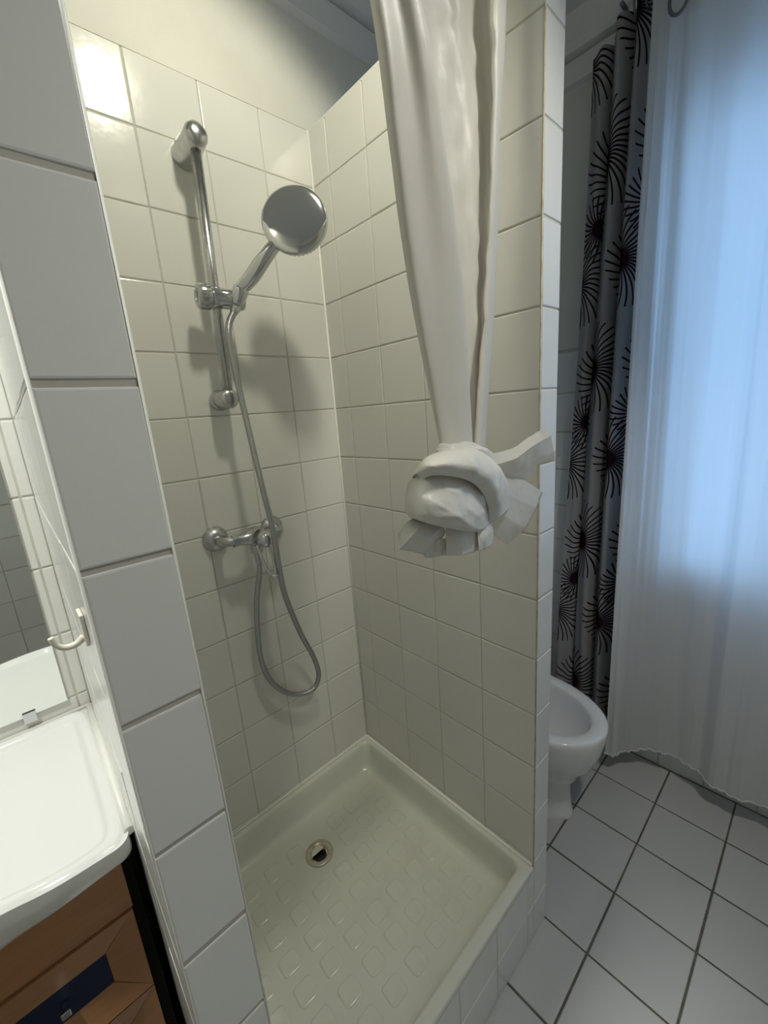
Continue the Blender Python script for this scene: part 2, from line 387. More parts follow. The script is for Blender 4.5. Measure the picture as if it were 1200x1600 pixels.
# window
win = thing('window_1', 'white framed window behind the white sheer curtain', 'window'); win['kind'] = 'structure'
b = MB()
for a, c in (((WY0, WZ0), (WY1, WZ0+0.06)), ((WY0, WZ1-0.06), (WY1, WZ1)), ((WY0, WZ0), (WY0+0.06, WZ1)), ((WY1-0.06, WZ0), (WY1, WZ1)), ((-1.06, WZ0), (-0.99, WZ1))):
    b.box((XR+0.04, a[0], a[1]), (XR+0.09, c[0], c[1]), 0, 0.006)
part(b, 'window_frame', M['pvc'], win)
for y0, y1 in ((WY0+0.05, -1.05), (-1.0, WY1-0.05)):
    b = MB(); b.box((XR+0.062, y0, WZ0+0.05), (XR+0.068, y1, WZ1-0.05)); part(b, 'pane', M['glass'], win)
b = MB(); b.box((XR-0.015, WY0-0.02, WZ0-0.02), (XR+0.06, WY1+0.02, WZ0+0.004), 0, 0.004); part(b, 'window_sill', M['pvc'], win)

# ------------------------------------------------------------------ shower tray
def rrect(x0, x1, y0, y1, r, z, n=10):
    out = []
    for cx, cy, a0 in ((x1-r, y1-r, 0), (x0+r, y1-r, 90), (x0+r, y0+r, 180), (x1-r, y0+r, 270)):
        for i in range(n+1):
            a = math.radians(a0 + 90*i/n); out.append(Vector((cx + r*math.cos(a), cy + r*math.sin(a), z)))
    return out
TX0, TX1, TY0, TY1, TZ, FZ = PX1 + 0.001, -0.001, -D - 0.0015, -0.001, 0.2625, 0.175
tray = thing('shower_tray', 'cream ceramic shower tray with raised square treads, between the tiled partitions', 'shower tray', (-0.35, -0.34, 0.17))
b = MB()
# inset from each edge: x0 (pillar), x1 (partition), y0 (front), y1 (back)
prof = [((0.002,)*4, 0.240), ((0.0,)*4, 0.245), ((0.0,)*4, TZ-0.004), ((0.0012,)*4, TZ-0.0012), ((0.004,)*4, TZ)]
prof += [((0.013, 0.013, 0.024, 0.013), TZ), ((0.017, 0.017, 0.029, 0.017), TZ-0.002), ((0.020, 0.020, 0.032, 0.020), TZ-0.007),
         ((0.026, 0.026, 0.037, 0.026), TZ-0.03), ((0.035, 0.035, 0.045, 0.035), TZ-0.068), ((0.040, 0.040, 0.050, 0.040), FZ+0.012), ((0.047, 0.047, 0.057, 0.047), FZ+0.004), ((0.060, 0.060, 0.068, 0.060), FZ+0.0005), ((0.075,)*4, FZ)]
rings = []
for i, (ins, z) in enumerate(prof):
    r = 0.004 if i < 5 else lerp(0.022, 0.030, min(1, (i-5)/6))
    rings.append(rrect(TX0+ins[0], TX1-ins[1], TY0+ins[2], TY1-ins[3], r, z))
DR = Vector((-0.348, -0.172, FZ))
nr = len(rings[0]); last = rings[-1]
def drain_ring(rad, z): 
    out = []
    for p in last:
        d = Vector((p.x-DR.x, p.y-DR.y, 0)).normalized(); out.append(Vector((DR.x + d.x*rad, DR.y + d.y*rad, z)))
    return out
rings += [drain_ring(0.05, FZ - 0.0008), drain_ring(0.036, FZ - 0.003), drain_ring(0.024, FZ - 0.006)]
b.grid(rings, 0, True, closev=True)
part(b, 'basin', M['tray'], tray, sharp=50)
b = MB(); b.lathe([(0.040, -0.003), (0.041, 0.001), (0.036, 0.0032), (0.027, 0.002), (0.0235, -0.002), (0.022, -0.03)], DR, (0,0,1), 32, caps=False)
drn = part(b, 'drain', M['drain'], tray, label='stained drain flange')
b = MB(); b.lathe([(0.0235, -0.018), (0.0, -0.0175)], DR, (0,0,1), 24, caps=False); sub(b, 'drain_hole', M['dark'], drn, tray)
# moulded treads
b = MB(); h = 0.0245
rr = [rrect(-h, h, -h, h, 0.010, -0.0012, 3), rrect(-h+0.0015, h-0.0015, -h+0.0015, h-0.0015, 0.009, 0.0014, 3), rrect(-h+0.0045, h-0.0045, -h+0.0045, h-0.0045, 0.008, 0.0022, 3), rrect(-h+0.010, h-0.010, -h+0.010, h-0.010, 0.006, 0.0016, 3)]
o0 = b.grid(rr, 0, True, closev=True); k = len(rr[0]); b.f.append(tuple(o0 + 3*k + j for j in range(k))); b.mi.append(0); b.sm.append(True)
tread = b.mesh('tread', M['tray'])
bm = bmesh.new(); bm.from_mesh(tread); bmesh.ops.recalc_face_normals(bm, faces=bm.faces[:])
if sum(f.normal.z for f in bm.faces) < 0: bmesh.ops.reverse_faces(bm, faces=bm.faces[:])
bm.to_mesh(tread); bm.free()
for i in range(8):
    for j in range(7):
        p = Vector((-0.109 - 0.0728*i, -0.122 - 0.0715*j, FZ))
        if (p.xy - DR.xy).length < 0.068: continue
        o = link('tread', tread, tray); o.location = p - tray.location
# caulk along the walls
b = MB(); zb = TZ + 0.001
b.tube([(TX0, -0.003, zb), (-0.003, -0.003, zb), (-0.003, -D + 0.004, zb)], 0.0045, 8)
part(b, 'caulk_bead', M['caulk'], tray, label='white caulk bead along the walls')

# ------------------------------------------------------------------ shower rail
RY = -0.062
topx, botx = -0.349, -0.3615
rail = thing('shower_rail', 'chrome shower rail with two round wall brackets on the white tiled wall', 'shower rail', (-0.355, 0, 1.8))
b = MB(); b.tube([(topx, RY, 2.045), (botx, RY, 1.515)], 0.0115, 16); part(b, 'bar', M['chrome_dull'], rail)
b = MB(); b.lathe([(0.030, 0.0), (0.0295, 0.004), (0.027, 0.030), (0.025, 0.060), (0.0245, 0.078), (0.021, 0.086), (0.012, 0.091), (0.0, 0.092)], (topx, 0.001, 2.047), (0, -1, 0.10), 28); part(b, 'wall_bracket', M['chrome_dull'], rail, sharp=50)
b = MB(); b.lathe([(0.0255, 0.0), (0.025, 0.018), (0.0235, 0.020), (0.0235, 0.024), (0.0245, 0.026), (0.0235, 0.066), (0.021, 0.073), (0.012, 0.077), (0.0, 0.0775)], (botx, 0.001, 1.512), (0, -1, 0), 28); part(b, 'wall_bracket', M['chrome_dull'], rail, sharp=50)
SZ = 1.735; sx = lerp(topx, botx, (2.045-SZ)/0.53)
b = MB(); b.lathe([(0.0, -0.002), (0.020, -0.001), (0.0225, 0.002), (0.0225, 0.066), (0.0205, 0.072), (0.0, 0.0725)], (sx - 0.014, RY - 0.012, SZ), (1, -0.10, -0.02), 28)
sl = part(b, 'slider', M['chrome'], rail, sharp=50)
b = MB(); b.lathe([(0.0240, 0.0), (0.0262, 0.002), (0.0262, 0.026), (0.0235, 0.029), (0.015, 0.0295), (0.013, 0.026), (0.0, 0.026)], (sx - 0.016, RY - 0.012, SZ), (-1, 0.10, 0.02), 28)
for i in range(14):
    a = 2*math.pi*i/14; b.tube([(sx - 0.020, RY - 0.012 + 0.0260*math.sin(a), SZ + 0.0260*math.cos(a)), (sx - 0.040, RY - 0.010 + 0.0260*math.sin(a), SZ + 0.0260*math.cos(a))], 0.0014, 6)
sub(b, 'slider_knob', M['chrome_dull'], sl, rail, sharp=50)
b = MB(); HB = Vector((sx + 0.040, RY - 0.040, SZ + 0.004))      # holder cup
b.lathe([(0.0135, -0.020), (0.0165, -0.012), (0.0185, 0.012), (0.0165, 0.016), (0.0, 0.016)], HB, (0.35, -0.35, 0.85), 20); sub(b, 'holder_cup', M['chrome'], sl, rail, sharp=50)

# hand shower
HC = at(460, 343, y=-0.215); HN = Vector((-0.62, -0.72, 0.16)).normalized()     # back of the head looks at the room
hs = thing('hand_shower', 'chrome hand shower with a large round head, resting in the rail holder', 'shower head', HB)
R0 = 0.073
b = MB(); b.lathe([(R0*0.93, -0.014), (R0*0.985, -0.010), (R0, -0.004), (R0*0.985, 0.001), (R0*0.93, 0.0030), (R0*0.8, 0.0042), (R0*0.55, 0.0056), (R0*0.3, 0.0064), (R0*0.1, 0.0067), (0.0, 0.0068)], HC, HN, 56, caps=False)
head = part(b, 'head', M['chrome'], hs)
b = MB(); b.lathe([(R0*0.94, -0.0135), (R0*0.90, -0.0165), (R0*0.5, -0.0170), (0.0, -0.0172)], HC, HN, 40, caps=False)
u = Vector((0,0,1)); a1 = (u - HN*u.dot(HN)).normalized(); a2 = HN.cross(a1)
for r_, n_ in ((0.90, 44), (0.74, 30), (0.55, 22), (0.35, 14)):
    for i in range(n_):
        a = 2*math.pi*i/n_; p = HC + (a1*math.cos(a) + a2*math.sin(a))*R0*r_ - HN*0.0165
        b.lathe([(0.0022, 0.001), (0.0018, 0.0045), (0.0, 0.0047)], p, -HN, 6, caps=False)
sub(b, 'spray_plate', M['hose'], head, hs)
neck = HC + (HB - HC).normalized()*R0*0.80 - HN*0.002
dirn = (HB - HC).normalized()
hp = spline([HB + Vector((0.002, -0.002, 0.012)), lerp(HB, neck, 0.33) + HN*0.003, lerp(HB, neck, 0.68) + HN*0.008, neck + HN*0.004, HC + dirn*R0*0.45 - HN*0.003], 8)
nh = len(hp)
b = MB(); b.tube(hp, lambda i: 0.0135 + 0.0038*math.sin(math.pi*min(1, i/(nh*0.7))) if i < nh*0.72 else lerp(0.0152, 0.0085, (i/(nh-1) - 0.72)/0.28), 18)
part(b, 'handle', M['chrome'], hs)
b = MB(); b.lathe([(0.0105, -0.012), (0.0115, 0.0), (0.0125, 0.014), (0.0, 0.014)], HB, (hp[1]-hp[0]), 16); part(b, 'handle_nut', M['chrome_dull'], hs)

# mixer
MY, MZ = -0.068, 1.158
mixer = thing('shower_mixer', 'chrome single-lever shower mixer on the white tiled wall', 'tap', (-0.35, 0, MZ))
EX = (at(338, 843, y=-0.008), at(426, 824, y=-0.008))
for e in EX:
    b = MB(); b.lathe([(0.034, 0.0), (0.034, 0.003), (0.031, 0.010), (0.022, 0.019), (0.014, 0.023), (0.0, 0.023)], (e.x, 0.001, e.z), (0, -1, 0), 28); part(b, 'escutcheon', M['chrome_dull'], mixer, sharp=50)
CX = (EX[0].x + EX[1].x)/2 + 0.004; CZ = (EX[0].z + EX[1].z)/2
for s, e in ((-1, EX[0]), (1, EX[1])):
    b = MB()
    b.tube(spline([(e.x, -0.018, e.z), (e.x - s*0.001, -0.045, e.z), (e.x - s*0.010, -0.060, e.z), (e.x - s*0.025, MY, e.z)], 6), 0.0125, 16)
    b.lathe([(0.0, 0.0), (0.0165, 0.0), (0.0165, 0.014), (0.0, 0.014)], (e.x - s*0.018, MY, e.z), (-s, 0, 0), 6)
    part(b, 'union', M['chrome_dull'], mixer, sharp=40)
b = MB(); pts = [Vector((lerp(EX[0].x + 0.026, EX[1].x - 0.026, t/16), MY, lerp(EX[0].z, EX[1].z, t/16))) for t in range(17)]
b.tube(pts, lambda i: 0.0145 + 0.012*math.exp(-((i-8)/3.0)**2), 20)
b.lathe([(0.026, -0.012), (0.026, 0.016), (0.0235, 0.021), (0.0, 0.022)], (CX, MY, CZ), (0, -1, 0), 28)
b.lathe([(0.016, 0.0), (0.016, 0.030), (0.0125, 0.032), (0.0, 0.032)], (CX - 0.006, MY, CZ - 0.012), (0, 0, -1), 20)
part(b, 'body', M['chrome_dull'], mixer, sharp=50)
b = MB(); KZ = Vector((CX + 0.004, MY - 0.022, CZ)); b.lathe([(0.0235, 0.0), (0.0215, 0.018), (0.020, 0.026), (0.016, 0.033), (0.008, 0.036), (0.0, 0.0365)], KZ, (0, -1, -0.12), 28)
lev = part(b, 'lever', M['chrome'], mixer)
k0 = KZ + Vector((-0.010, -0.020, 0))
loop = spline([k0 + Vector((-0.015, 0.004, -0.012)), k0 + Vector((-0.013, -0.010, -0.045)), k0 + Vector((-0.007, -0.022, -0.082)), k0 + Vector((0.003, -0.026, -0.094)), k0 + Vector((0.013, -0.022, -0.082)), k0 + Vector((0.016, -0.010, -0.045)), k0 + Vector((0.015, 0.004, -0.012))], 8)
b = MB(); b.tube(loop, 0.0042, 12); b.lathe([(0.0, -0.001), (0.0085, 0.002), (0.0085, 0.009), (0.0, 0.012)], k0 + Vector((0.004, -0.030, -0.090)), (0, -0.7, -0.7), 14)
sub(b, 'lever_loop', M['chrome'], lev, mixer)

# hose
OUT = Vector((CX - 0.006, MY, CZ - 0.042))
HS = HB + Vector((-0.008, 0.008, -0.026))
hpath = [HS]
for (px, py, y) in ((357, 512, -0.098), (364, 560, -0.096), (379, 630, -0.098), (398, 712, -0.115), (412, 770, -0.132), (426, 825, -0.142), (435, 880, -0.138), (446, 932, -0.120), (470, 990, -0.085), (490, 1027, -0.060), (498, 1056, -0.047), (487, 1079, -0.040), (458, 1085, -0.036), (430, 1071, -0.036), (412, 1044, -0.040), (404, 1005, -0.046), (401, 945, -0.055)):
    hpath.append(at(px, py, y=y))
hpath += [OUT + Vector((-0.001, 0.0, -0.05)), OUT]
hp = spline(hpath, 24)
# resample evenly so that the corrugation has one pitch
L_ = [0.0]
for i in range(1, len(hp)): L_.append(L_[-1] + (hp[i]-hp[i-1]).length)
NP = int(L_[-1]/0.00105); ev = []; j = 0
for i in range(NP+1):
    s = L_[-1]*i/NP
    while j < len(L_)-2 and L_[j+1] < s: j += 1
    ev.append(hp[j].lerp(hp[j+1], (s-L_[j])/max(1e-9, L_[j+1]-L_[j])))
hose = thing('shower_hose', 'ribbed steel shower hose hanging in a loop below the mixer', 'hose', OUT)
b = MB(); b.tube(ev, lambda i: 0.0066 + (0.0012 if i % 3 else 0.0), 9); part(b, 'hose_tube', M['hose'], hose)
b = MB(); b.lathe([(0.0, 0.002), (0.0105, 0.0), (0.0105, 0.014), (0.009, 0.018), (0.0085, 0.032), (0.0, 0.034)], OUT + Vector((0,0,0.002)), (0, 0, -1), 14); part(b, 'hose_nut', M['chrome_dull'], hose, sharp=50)
b = MB(); b.lathe([(0.0, -0.014), (0.0105, -0.013), (0.0105, 0.004), (0.0085, 0.014), (0.0, 0.015)], HS, (hp[4]-HS), 14); part(b, 'hose_nut', M['chrome_dull'], hose, sharp=50)

# ------------------------------------------------------------------ shower curtain
sc = thing('shower_curtain', 'ivory shower curtain knotted up at its lower end beside the partition', 'shower curtain', (-0.25, -0.67, 1.3))
ZROD, YROD = 2.125, -0.648
levels = (0, 200, 450, 690)
rails = [  # (pixel x at the four levels), depth y, extra ripple
    ((579, 606, 640, 686), (-0.672, -0.676, -0.682, -0.692)),
    ((592, 619, 652, 688), (-0.690, -0.692, -0.694, -0.702)),
    ((622, 650, 678, 699), (-0.694, -0.697, -0.700, -0.708)),
    ((644, 676, 706, 722), (-0.706, -0.708, -0.709, -0.713)),
    ((656, 691, 722, 737), (-0.704, -0.707, -0.708, -0.710)),
    ((640, 674, 710, 732), (-0.668, -0.673, -0.684, -0.696)),
    ((652, 684, 712, 730), (-0.632, -0.640, -0.660, -0.684)),
    ((692, 714, 728, 735), (-0.632, -0.640, -0.658, -0.682)),
    ((715, 736, 742, 742), (-0.640, -0.648, -0.664, -0.686)),
    ((738, 752, 750, 745), (-0.630, -0.640, -0.660, -0.686)),
    ((757, 765, 757, 744), (-0.644, -0.650, -0.668, -0.692)),
    ((766, 767, 757, 741), (-0.664, -0.668, -0.680, -0.700)),
    ((781, 775, 767, 750), (-0.672, -0.675, -0.686, -0.706)),
    ((790, 781, 774, 758), (-0.664, -0.668, -0.680, -0.700)),
    ((784, 777, 770, 754), (-0.650, -0.656, -0.668, -0.692)),
]
cols = []
for px, ys in rails:
    p = [at(px[i], levels[i], y=ys[i]) for i in range(4)]
    d0 = (p[0]-p[1])/(p[0].z-p[1].z)
    top = p[0] + d0*(ZROD - 0.008 - p[0].z); top.y = lerp(top.y, YROD, 0.55)
    low = p[3] + (p[3]-p[2]).normalized()*0.035
    cols.append(spline([top] + p + [low], 10))
P = []
for r in range(len(cols[0])): P.append(spline([c[r] for c in cols], 7))
zt, zb_ = P[0][0].z, P[-1][0].z
for i, row in enumerate(P):
    for j, q in enumerate(row):
        w = smooth(0.0, 0.15, i/len(P))
        f1 = noise.noise(Vector((q.x*22, q.z*6, 1.3)))*0.0022 + noise.noise(Vector((q.x*55, q.z*16, 4.3)))*0.0008
        cr = 0.0
        if 45 < j < 80:          # creased plastic behind the front panel
            cr = abs(noise.noise(Vector((q.x*30 + q.z*18, q.z*34, 7.7))))*0.010 * smooth(1.45, 1.62, q.z)
        row[j] = q + Vector((0, -1, 0))*(f1 + cr)*w
b = MB(); b.grid(P, 0, True); part(b, 'hanging_cloth', M['shower_cloth'], sc, fix=False, solid=0.0012)
# the knot: a bulging bag of cloth, a fold wrapped over it and loose tails
KY = -0.705
kc = at(708, 778, y=KY)
def cloth_noise(v, s=1.0):
    return (abs(noise.noise(v*14*s)) - 0.25)*0.020 + (abs(noise.noise(v*31*s + Vector((3,1,7)))) - 0.25)*0.009
SR = (RGT - FWD*RGT.dot(FWD)).normalized(); SU = Vector((0,0,1))
hx = Vector((0.86, -0.51, 0)); hy = Vector((0.51, 0.86, 0))      # across / away, seen from the room
kc = at(703, 778, y=-0.706)
b = MB(); rows_ = []
for i in range(65):
    th = math.pi*i/64; ring = []
    for j in range(120):
        ph = 2*math.pi*j/120
        d = Vector((math.sin(th)*math.cos(ph), math.sin(th)*math.sin(ph), math.cos(th)))
        q = Vector((d.x*0.056, d.y*0.040, d.z*(0.052 if d.z > 0 else 0.044)))
        w1 = q.z + 0.35*q.x + 0.012*noise.noise(q*28)
        r_ = 0.0032*(1 - abs(math.sin(w1*70 + 0.6)))**2.0 + 0.0022*(1 - abs(math.sin((q.z + 0.7*q.x)*120 + 2.5*noise.noise(q*30))))**3 + 0.0022*noise.noise(q*26 + Vector((5, 0, 2)))
        r_ = 1 + r_*math.sin(th)/0.055
        q = Vector((q.x*r_, q.y*r_, q.z*r_)); ring.append(kc + hx*q.x + hy*q.y + SU*q.z)
    rows_.append(ring)
b.grid(rows_, 0, True, closev=True); part(b, 'knot', M['knot_cloth'], sc, fix=True)
def fold_tube(pts, radii, name, flat=0.6, mkey='knot_cloth', seed=0.0):
    pp = spline(pts, 10); rr_ = spline([Vector((r, 0, 0)) for r in radii], 10)
    b = MB(); n = len(pp); seg = 22
    b.tube(pp, lambda i: rr_[i].x, seg, flat=1.0)
    for k, q in enumerate(b.v):
        c = pp[min(n-1, k//seg)]; q = Vector(q); d = q - c
        w = 1 + 0.25*noise.noise(Vector((q.x*40+seed, q.y*40, q.z*40))) + 0.18*math.sin((k % seg)*1.7 + k/seg*0.25 + seed)
        dd = d*w; dd -= hy*dd.dot(hy)*(1-flat); b.v[k] = c + dd
    return part(b, name, M[mkey], sc)
A_ = lambda px, py, y: at(px, py, y=y)
fold_tube([A_(684, 704, -0.700), A_(705, 712, -0.716), A_(735, 712, -0.720), A_(762, 720, -0.716)], (0.010, 0.016, 0.018, 0.012), 'wrapped_fold', 0.9, seed=5.0)
def patch(name, rows_px, mkey, nu=14, nv=8, amp=0.006, seed=0.0, solid=0.0008, soft=False, wr=None):
    """loft through lines of (px, py, depth)"""
    lines = [spline([A_(*q) for q in r], nv) for r in rows_px]
    k = min(len(l) for l in lines); lines = [[l[int(i*(len(l)-1)/(k-1))] for i in range(k)] for l in lines]
    P = [spline([l[i] for l in lines], nu) for i in range(k)] if soft else [[ll[a].lerp(ll[a+1], t/nu) for a in range(len(ll)-1) for t in range(nu)] + [ll[-1]] for ll in [[l[i] for l in lines] for i in range(k)]]
    P = [[q + hy*(amp*noise.noise(Vector((q.x*45+seed, q.y*20, q.z*45))) + amp*0.5*abs(noise.noise(Vector((q.x*90, seed, q.z*90))))) for q in r] for r in P]
    if wr: P = [[q - hy*wr(i/(len(P)-1), j/(len(r)-1), q) for j, q in enumerate(r)] for i, r in enumerate(P)]
    b = MB(); b.grid(P, 0, True); return part(b, name, M[mkey], sc, fix=False, solid=solid, sharp=None if soft else 38)
# the sheet stretched over the front of the knot, with a lip hanging over the tails
def wr_front(u, v, q):
    e = math.sin(math.pi*min(1, max(0, u)))*math.sin(math.pi*v)
    return e*(0.0030*(1 - abs(math.sin(9*v + 2.6*u + 1.2*noise.noise(q*40))))**3 + 0.0022*(1 - abs(math.sin(7*v - 5*u + 2.0))) **4 + 0.003*noise.noise(q*30))
patch('front_fold', [[(638, 752, -0.712), (668, 740, -0.744), (705, 742, -0.750), (742, 752, -0.746), (762, 768, -0.728)],
               [(634, 772, -0.708), (662, 768, -0.752), (705, 771, -0.763), (745, 778, -0.753), (768, 790, -0.724)],
               [(633, 792, -0.708), (663, 792, -0.757), (705, 798, -0.769), (745, 803, -0.759), (769, 808, -0.724)],
               [(640, 808, -0.712), (668, 816, -0.751), (705, 824, -0.763), (742, 829, -0.753), (768, 822, -0.724)],
               [(650, 806, -0.702), (674, 816, -0.732), (705, 824, -0.740), (740, 829, -0.733), (762, 822, -0.712)]], 'knot_cloth', nu=10, nv=10, amp=0.0, soft=True, wr=wr_front)
def wr_band(u, v, q):
    return math.sin(math.pi*v)*(0.0035*(1 - abs(math.sin(11*u + 3.0*v + noise.noise(q*30))))**3 + 0.004*noise.noise(q*32))
patch('wrapped_fold', [[(660, 750, -0.740), (674, 743, -0.756), (704, 744, -0.763), (734, 752, -0.762), (752, 768, -0.757), (762, 790, -0.745), (764, 818, -0.732)],
               [(651, 740, -0.737), (668, 728, -0.760), (700, 724, -0.772), (740, 728, -0.772), (768, 748, -0.766), (780, 776, -0.754), (781, 808, -0.738)],
               [(643, 746, -0.716), (662, 718, -0.732), (698, 704, -0.742), (740, 702, -0.744), (774, 724, -0.740), (793, 754, -0.732), (795, 792, -0.722)],
               [(650, 748, -0.690), (668, 724, -0.694), (700, 710, -0.698), (740, 708, -0.700), (768, 730, -0.700), (784, 756, -0.700), (786, 790, -0.700)]], 'knot_cloth', nu=10, nv=10, amp=0.0, soft=True, wr=wr_band)
# upper right tail: folded band pointing up to the right
patch('tail', [[(757, 712, -0.700), (800, 701, -0.706), (822, 686, -0.712), (846, 671, -0.716)],
               [(768, 728, -0.712), (806, 716, -0.722), (834, 696, -0.726), (862, 680, -0.724)],
               [(776, 744, -0.704), (812, 738, -0.712), (838, 718, -0.716), (867, 706, -0.716)],
               [(780, 752, -0.694), (820, 752, -0.700), (840, 726, -0.704), (868, 721, -0.708)]], 'shower_cloth_thin', amp=0.003, seed=1.0)
# lower right tail: wide thin sheet
patch('tail', [[(772, 738, -0.705), (806, 744, -0.704), (848, 769, -0.702)],
               [(778, 765, -0.718), (808, 780, -0.716), (838, 793, -0.708)],
               [(774, 800, -0.724), (802, 815, -0.720), (822, 826, -0.708)],
               [(768, 830, -0.716), (782, 845, -0.712), (792, 851, -0.704)]], 'shower_cloth_thin', amp=0.003, seed=4.0)
# lower left tail
patch('tail', [[(650, 806, -0.706), (634, 818, -0.716), (620, 835, -0.716)],
               [(668, 812, -0.718), (648, 832, -0.732), (623, 858, -0.724)],
               [(690, 822, -0.722), (672, 842, -0.734), (652, 864, -0.728)],
               [(698, 830, -0.716), (684, 850, -0.724), (664, 868, -0.720)]], 'knot_cloth', amp=0.006, seed=8.0)
# hanging flaps under the knot
patch('tail', [[(696, 815, -0.726), (697, 842, -0.732), (697, 868, -0.732)],
               [(720, 815, -0.734), (720, 844, -0.740), (720, 868, -0.738)],
               [(746, 815, -0.726), (748, 840, -0.732), (748, 860, -0.730)]], 'knot_cloth', amp=0.004, seed=12.0)
patch('tail', [[(744, 812, -0.730), (746, 838, -0.738), (748, 862, -0.738)],
               [(758, 810, -0.732), (760, 834, -0.738), (760, 858, -0.736)],
               [(768, 806, -0.724), (771, 828, -0.730), (770, 850, -0.728)]], 'knot_cloth', amp=0.004, seed=15.0)
patch('tail', [[(666, 848, -0.722), (664, 858, -0.722), (660, 869, -0.720)],
               [(684, 842, -0.728), (682, 856, -0.728), (680, 870, -0.724)],
               [(700, 842, -0.722), (700, 856, -0.722), (698, 868, -0.718)]], 'knot_cloth', amp=0.012, seed=19.0)
# rod
rod = thing('curtain_rod', 'white curtain rod across the shower opening', 'curtain rod', (-0.35, YROD, ZROD))
b = MB(); b.tube([(PX1 + 0.001, YROD, ZROD), (-0.001, YROD, ZROD)], 0.0085, 14); part(b, 'rod_tube', M['pvc'], rod)
for x_, s in ((PX1 + 0.0005, 1), (-0.0005, -1)):
    b = MB(); b.lathe([(0.019, 0), (0.019, 0.006), (0.012, 0.016), (0.0, 0.016)], (x_, YROD, ZROD), (s, 0, 0), 18); part(b, 'rod_end', M['pvc'], rod, sharp=50)

# ------------------------------------------------------------------ curtains at the window
ZR2 = 2.548
def rod2(name, x, y0, y1, label):
    r_ = thing(name, label, 'curtain rod', (x, (y0+y1)/2, ZR2))
    b = MB(); b.tube([(x, y0, ZR2), (x, y1, ZR2)], 0.010, 14); part(b, 'rod_tube', M['ring'], r_)
    for y in (y0 + 0.03, y1 - 0.03):
        b = MB(); b.tube([(XR - 0.002, y, ZR2), (x, y, ZR2)], 0.006, 10); part(b, 'rod_bracket', M['ring'], r_)
    return r_
rod2('curtain_rod', 0.79, -0.535, YB + 0.01, 'dark metal curtain rod above the window curtains')
# sheer
hem = [(0.735, -0.640, 0.085), (0.690, -0.612, 0.090), (0.705, -0.640, 0.087), (0.752, -0.668, 0.09), (0.800, -0.725, 0.10), (0.820, -0.800, 0.11), (0.812, -0.872, 0.105), (0.780, -0.925, 0.10), (0.772, -0.985, 0.10), (0.785, -1.075, 0.105), (0.800, -1.19, 0.105), (0.770, -1.30, 0.10), (0.79, -1.43, 0.10)]
topx_ = [0.782, 0.752, 0.765, 0.775, 0.770, 0.765, 0.772, 0.762, 0.770, 0.760, 0.772, 0.76, 0.77]
topy_ = [-0.628, -0.600, -0.612, -0.650, -0.700, -0.770, -0.850, -0.915, -0.985, -1.075, -1.19, -1.30, -1.43]
botc = spline(hem, 12); topc = spline([(topx_[i], topy_[i], 2.50) for i in range(len(hem))], 12)
P = []
NV = 60
for i in range(NV+1):
    t = i/NV; row = []
    for j in range(len(botc)):
        q = topc[j].lerp(botc[j], t)
        w = smooth(0, 0.3, t)
        q.x += 0.004*math.sin(j*0.42 + 0.8) + 0.006*noise.noise(Vector((j*0.11, q.z*1.6, 2.0))) + 0.004*noise.noise(Vector((j*0.5, q.z*0.7, 9.0)))
        if t > 0.985: q.z += 0.004*math.sin(j*1.3)
        row.append(q)
    P.append(row)
sheer = thing('sheer_curtain', 'long white sheer curtain glowing blue in front of the window', 'curtain', (0.78, -1.0, 0.1))
b = MB(); b.grid(P, 0, True); part(b, 'sheer_cloth', M['sheer'], sheer, fix=False)
b = MB(); b.tube([P[-1][j] for j in range(len(botc))], 0.0035, 6); part(b, 'hem', M['sheer'], sheer)
# header band, a stiffer doubled strip
b = MB(); b.grid([[q + Vector((-0.002, 0, 0)) for q in r] for r in P[:3]], 0, True); part(b, 'header_band', M['sheer'], sheer, fix=False)
# rings
RZ = at(1059, 22, x=0.748).z
for i, y in enumerate((at(1059, 22, x=0.748).y, -0.80, -0.95, -1.10, -1.25, -1.40)):
    c = Vector((0.748, y, RZ + 0.034))
    b = MB(); R_ = 0.034; n = 28
    cc = [c + Vector((0.012*math.sin(2*math.pi*k/n)*0 , R_*0.62*math.sin(2*math.pi*k/n), R_*math.cos(2*math.pi*k/n))) for k in range(n+1)]
    b.tube(cc, 0.0042, 8, caps=False)
    o = part(b, 'curtain_ring', M['ring'], sheer)
# printed curtain drawn to the side of the window
pc = thing('printed_curtain', 'grey curtain printed with dark radial bursts, drawn aside behind the white sheer', 'curtain', (0.83, -0.5, 0.1))
b = MB(); NU, NV = 110, 70; P = []; UV = []
y0t, y0b, y1 = -0.432, -0.372, -0.63
for i in range(NV+1):
    t = i/NV; row = []; uvr = []
    z = lerp(2.53, 0.13, t); y0 = lerp(y0t, y0b, smooth(0, 1, t))
    for j in range(NU+1):
        s = j/NU
        ph = s*2*math.pi*3.3 + 0.7*math.sin(z*1.3) + 0.4
        amp = lerp(0.028, 0.034, t)
        x = 0.822 - amp*math.sin(ph) - 0.010*math.sin(2.3*ph + z)
        y = lerp(y0, y1, s) + 0.012*math.cos(ph)
        zz = z
        zz = z - 0.06*(1-smooth(0, 0.45, s))*(1-t)
        row.append(Vector((min(x, 0.858), y, zz))); uvr.append((s*0.62, z))
    P.append(row); UV.append(uvr)
b.grid(P, 0, True)
b.v = [(p[0]-pc.location.x, p[1]-pc.location.y, p[2]-pc.location.z) for p in b.v]
me = b.mesh('printed_cloth', M['printed']); uvl = me.uv_layers.new(name='UVMap'); flat = [q for r in UV for q in r]
for lp in me.loops: uvl.data[lp.index].uv = flat[lp.vertex_index]
link('printed_cloth', me, pc)
b = MB(); b.grid([[Vector((lerp(0.80, 0.795, k), y, z)) for k in (0, 1)] for y, z in ((-0.45, 2.49), (-0.65, 2.49))], 0, True)
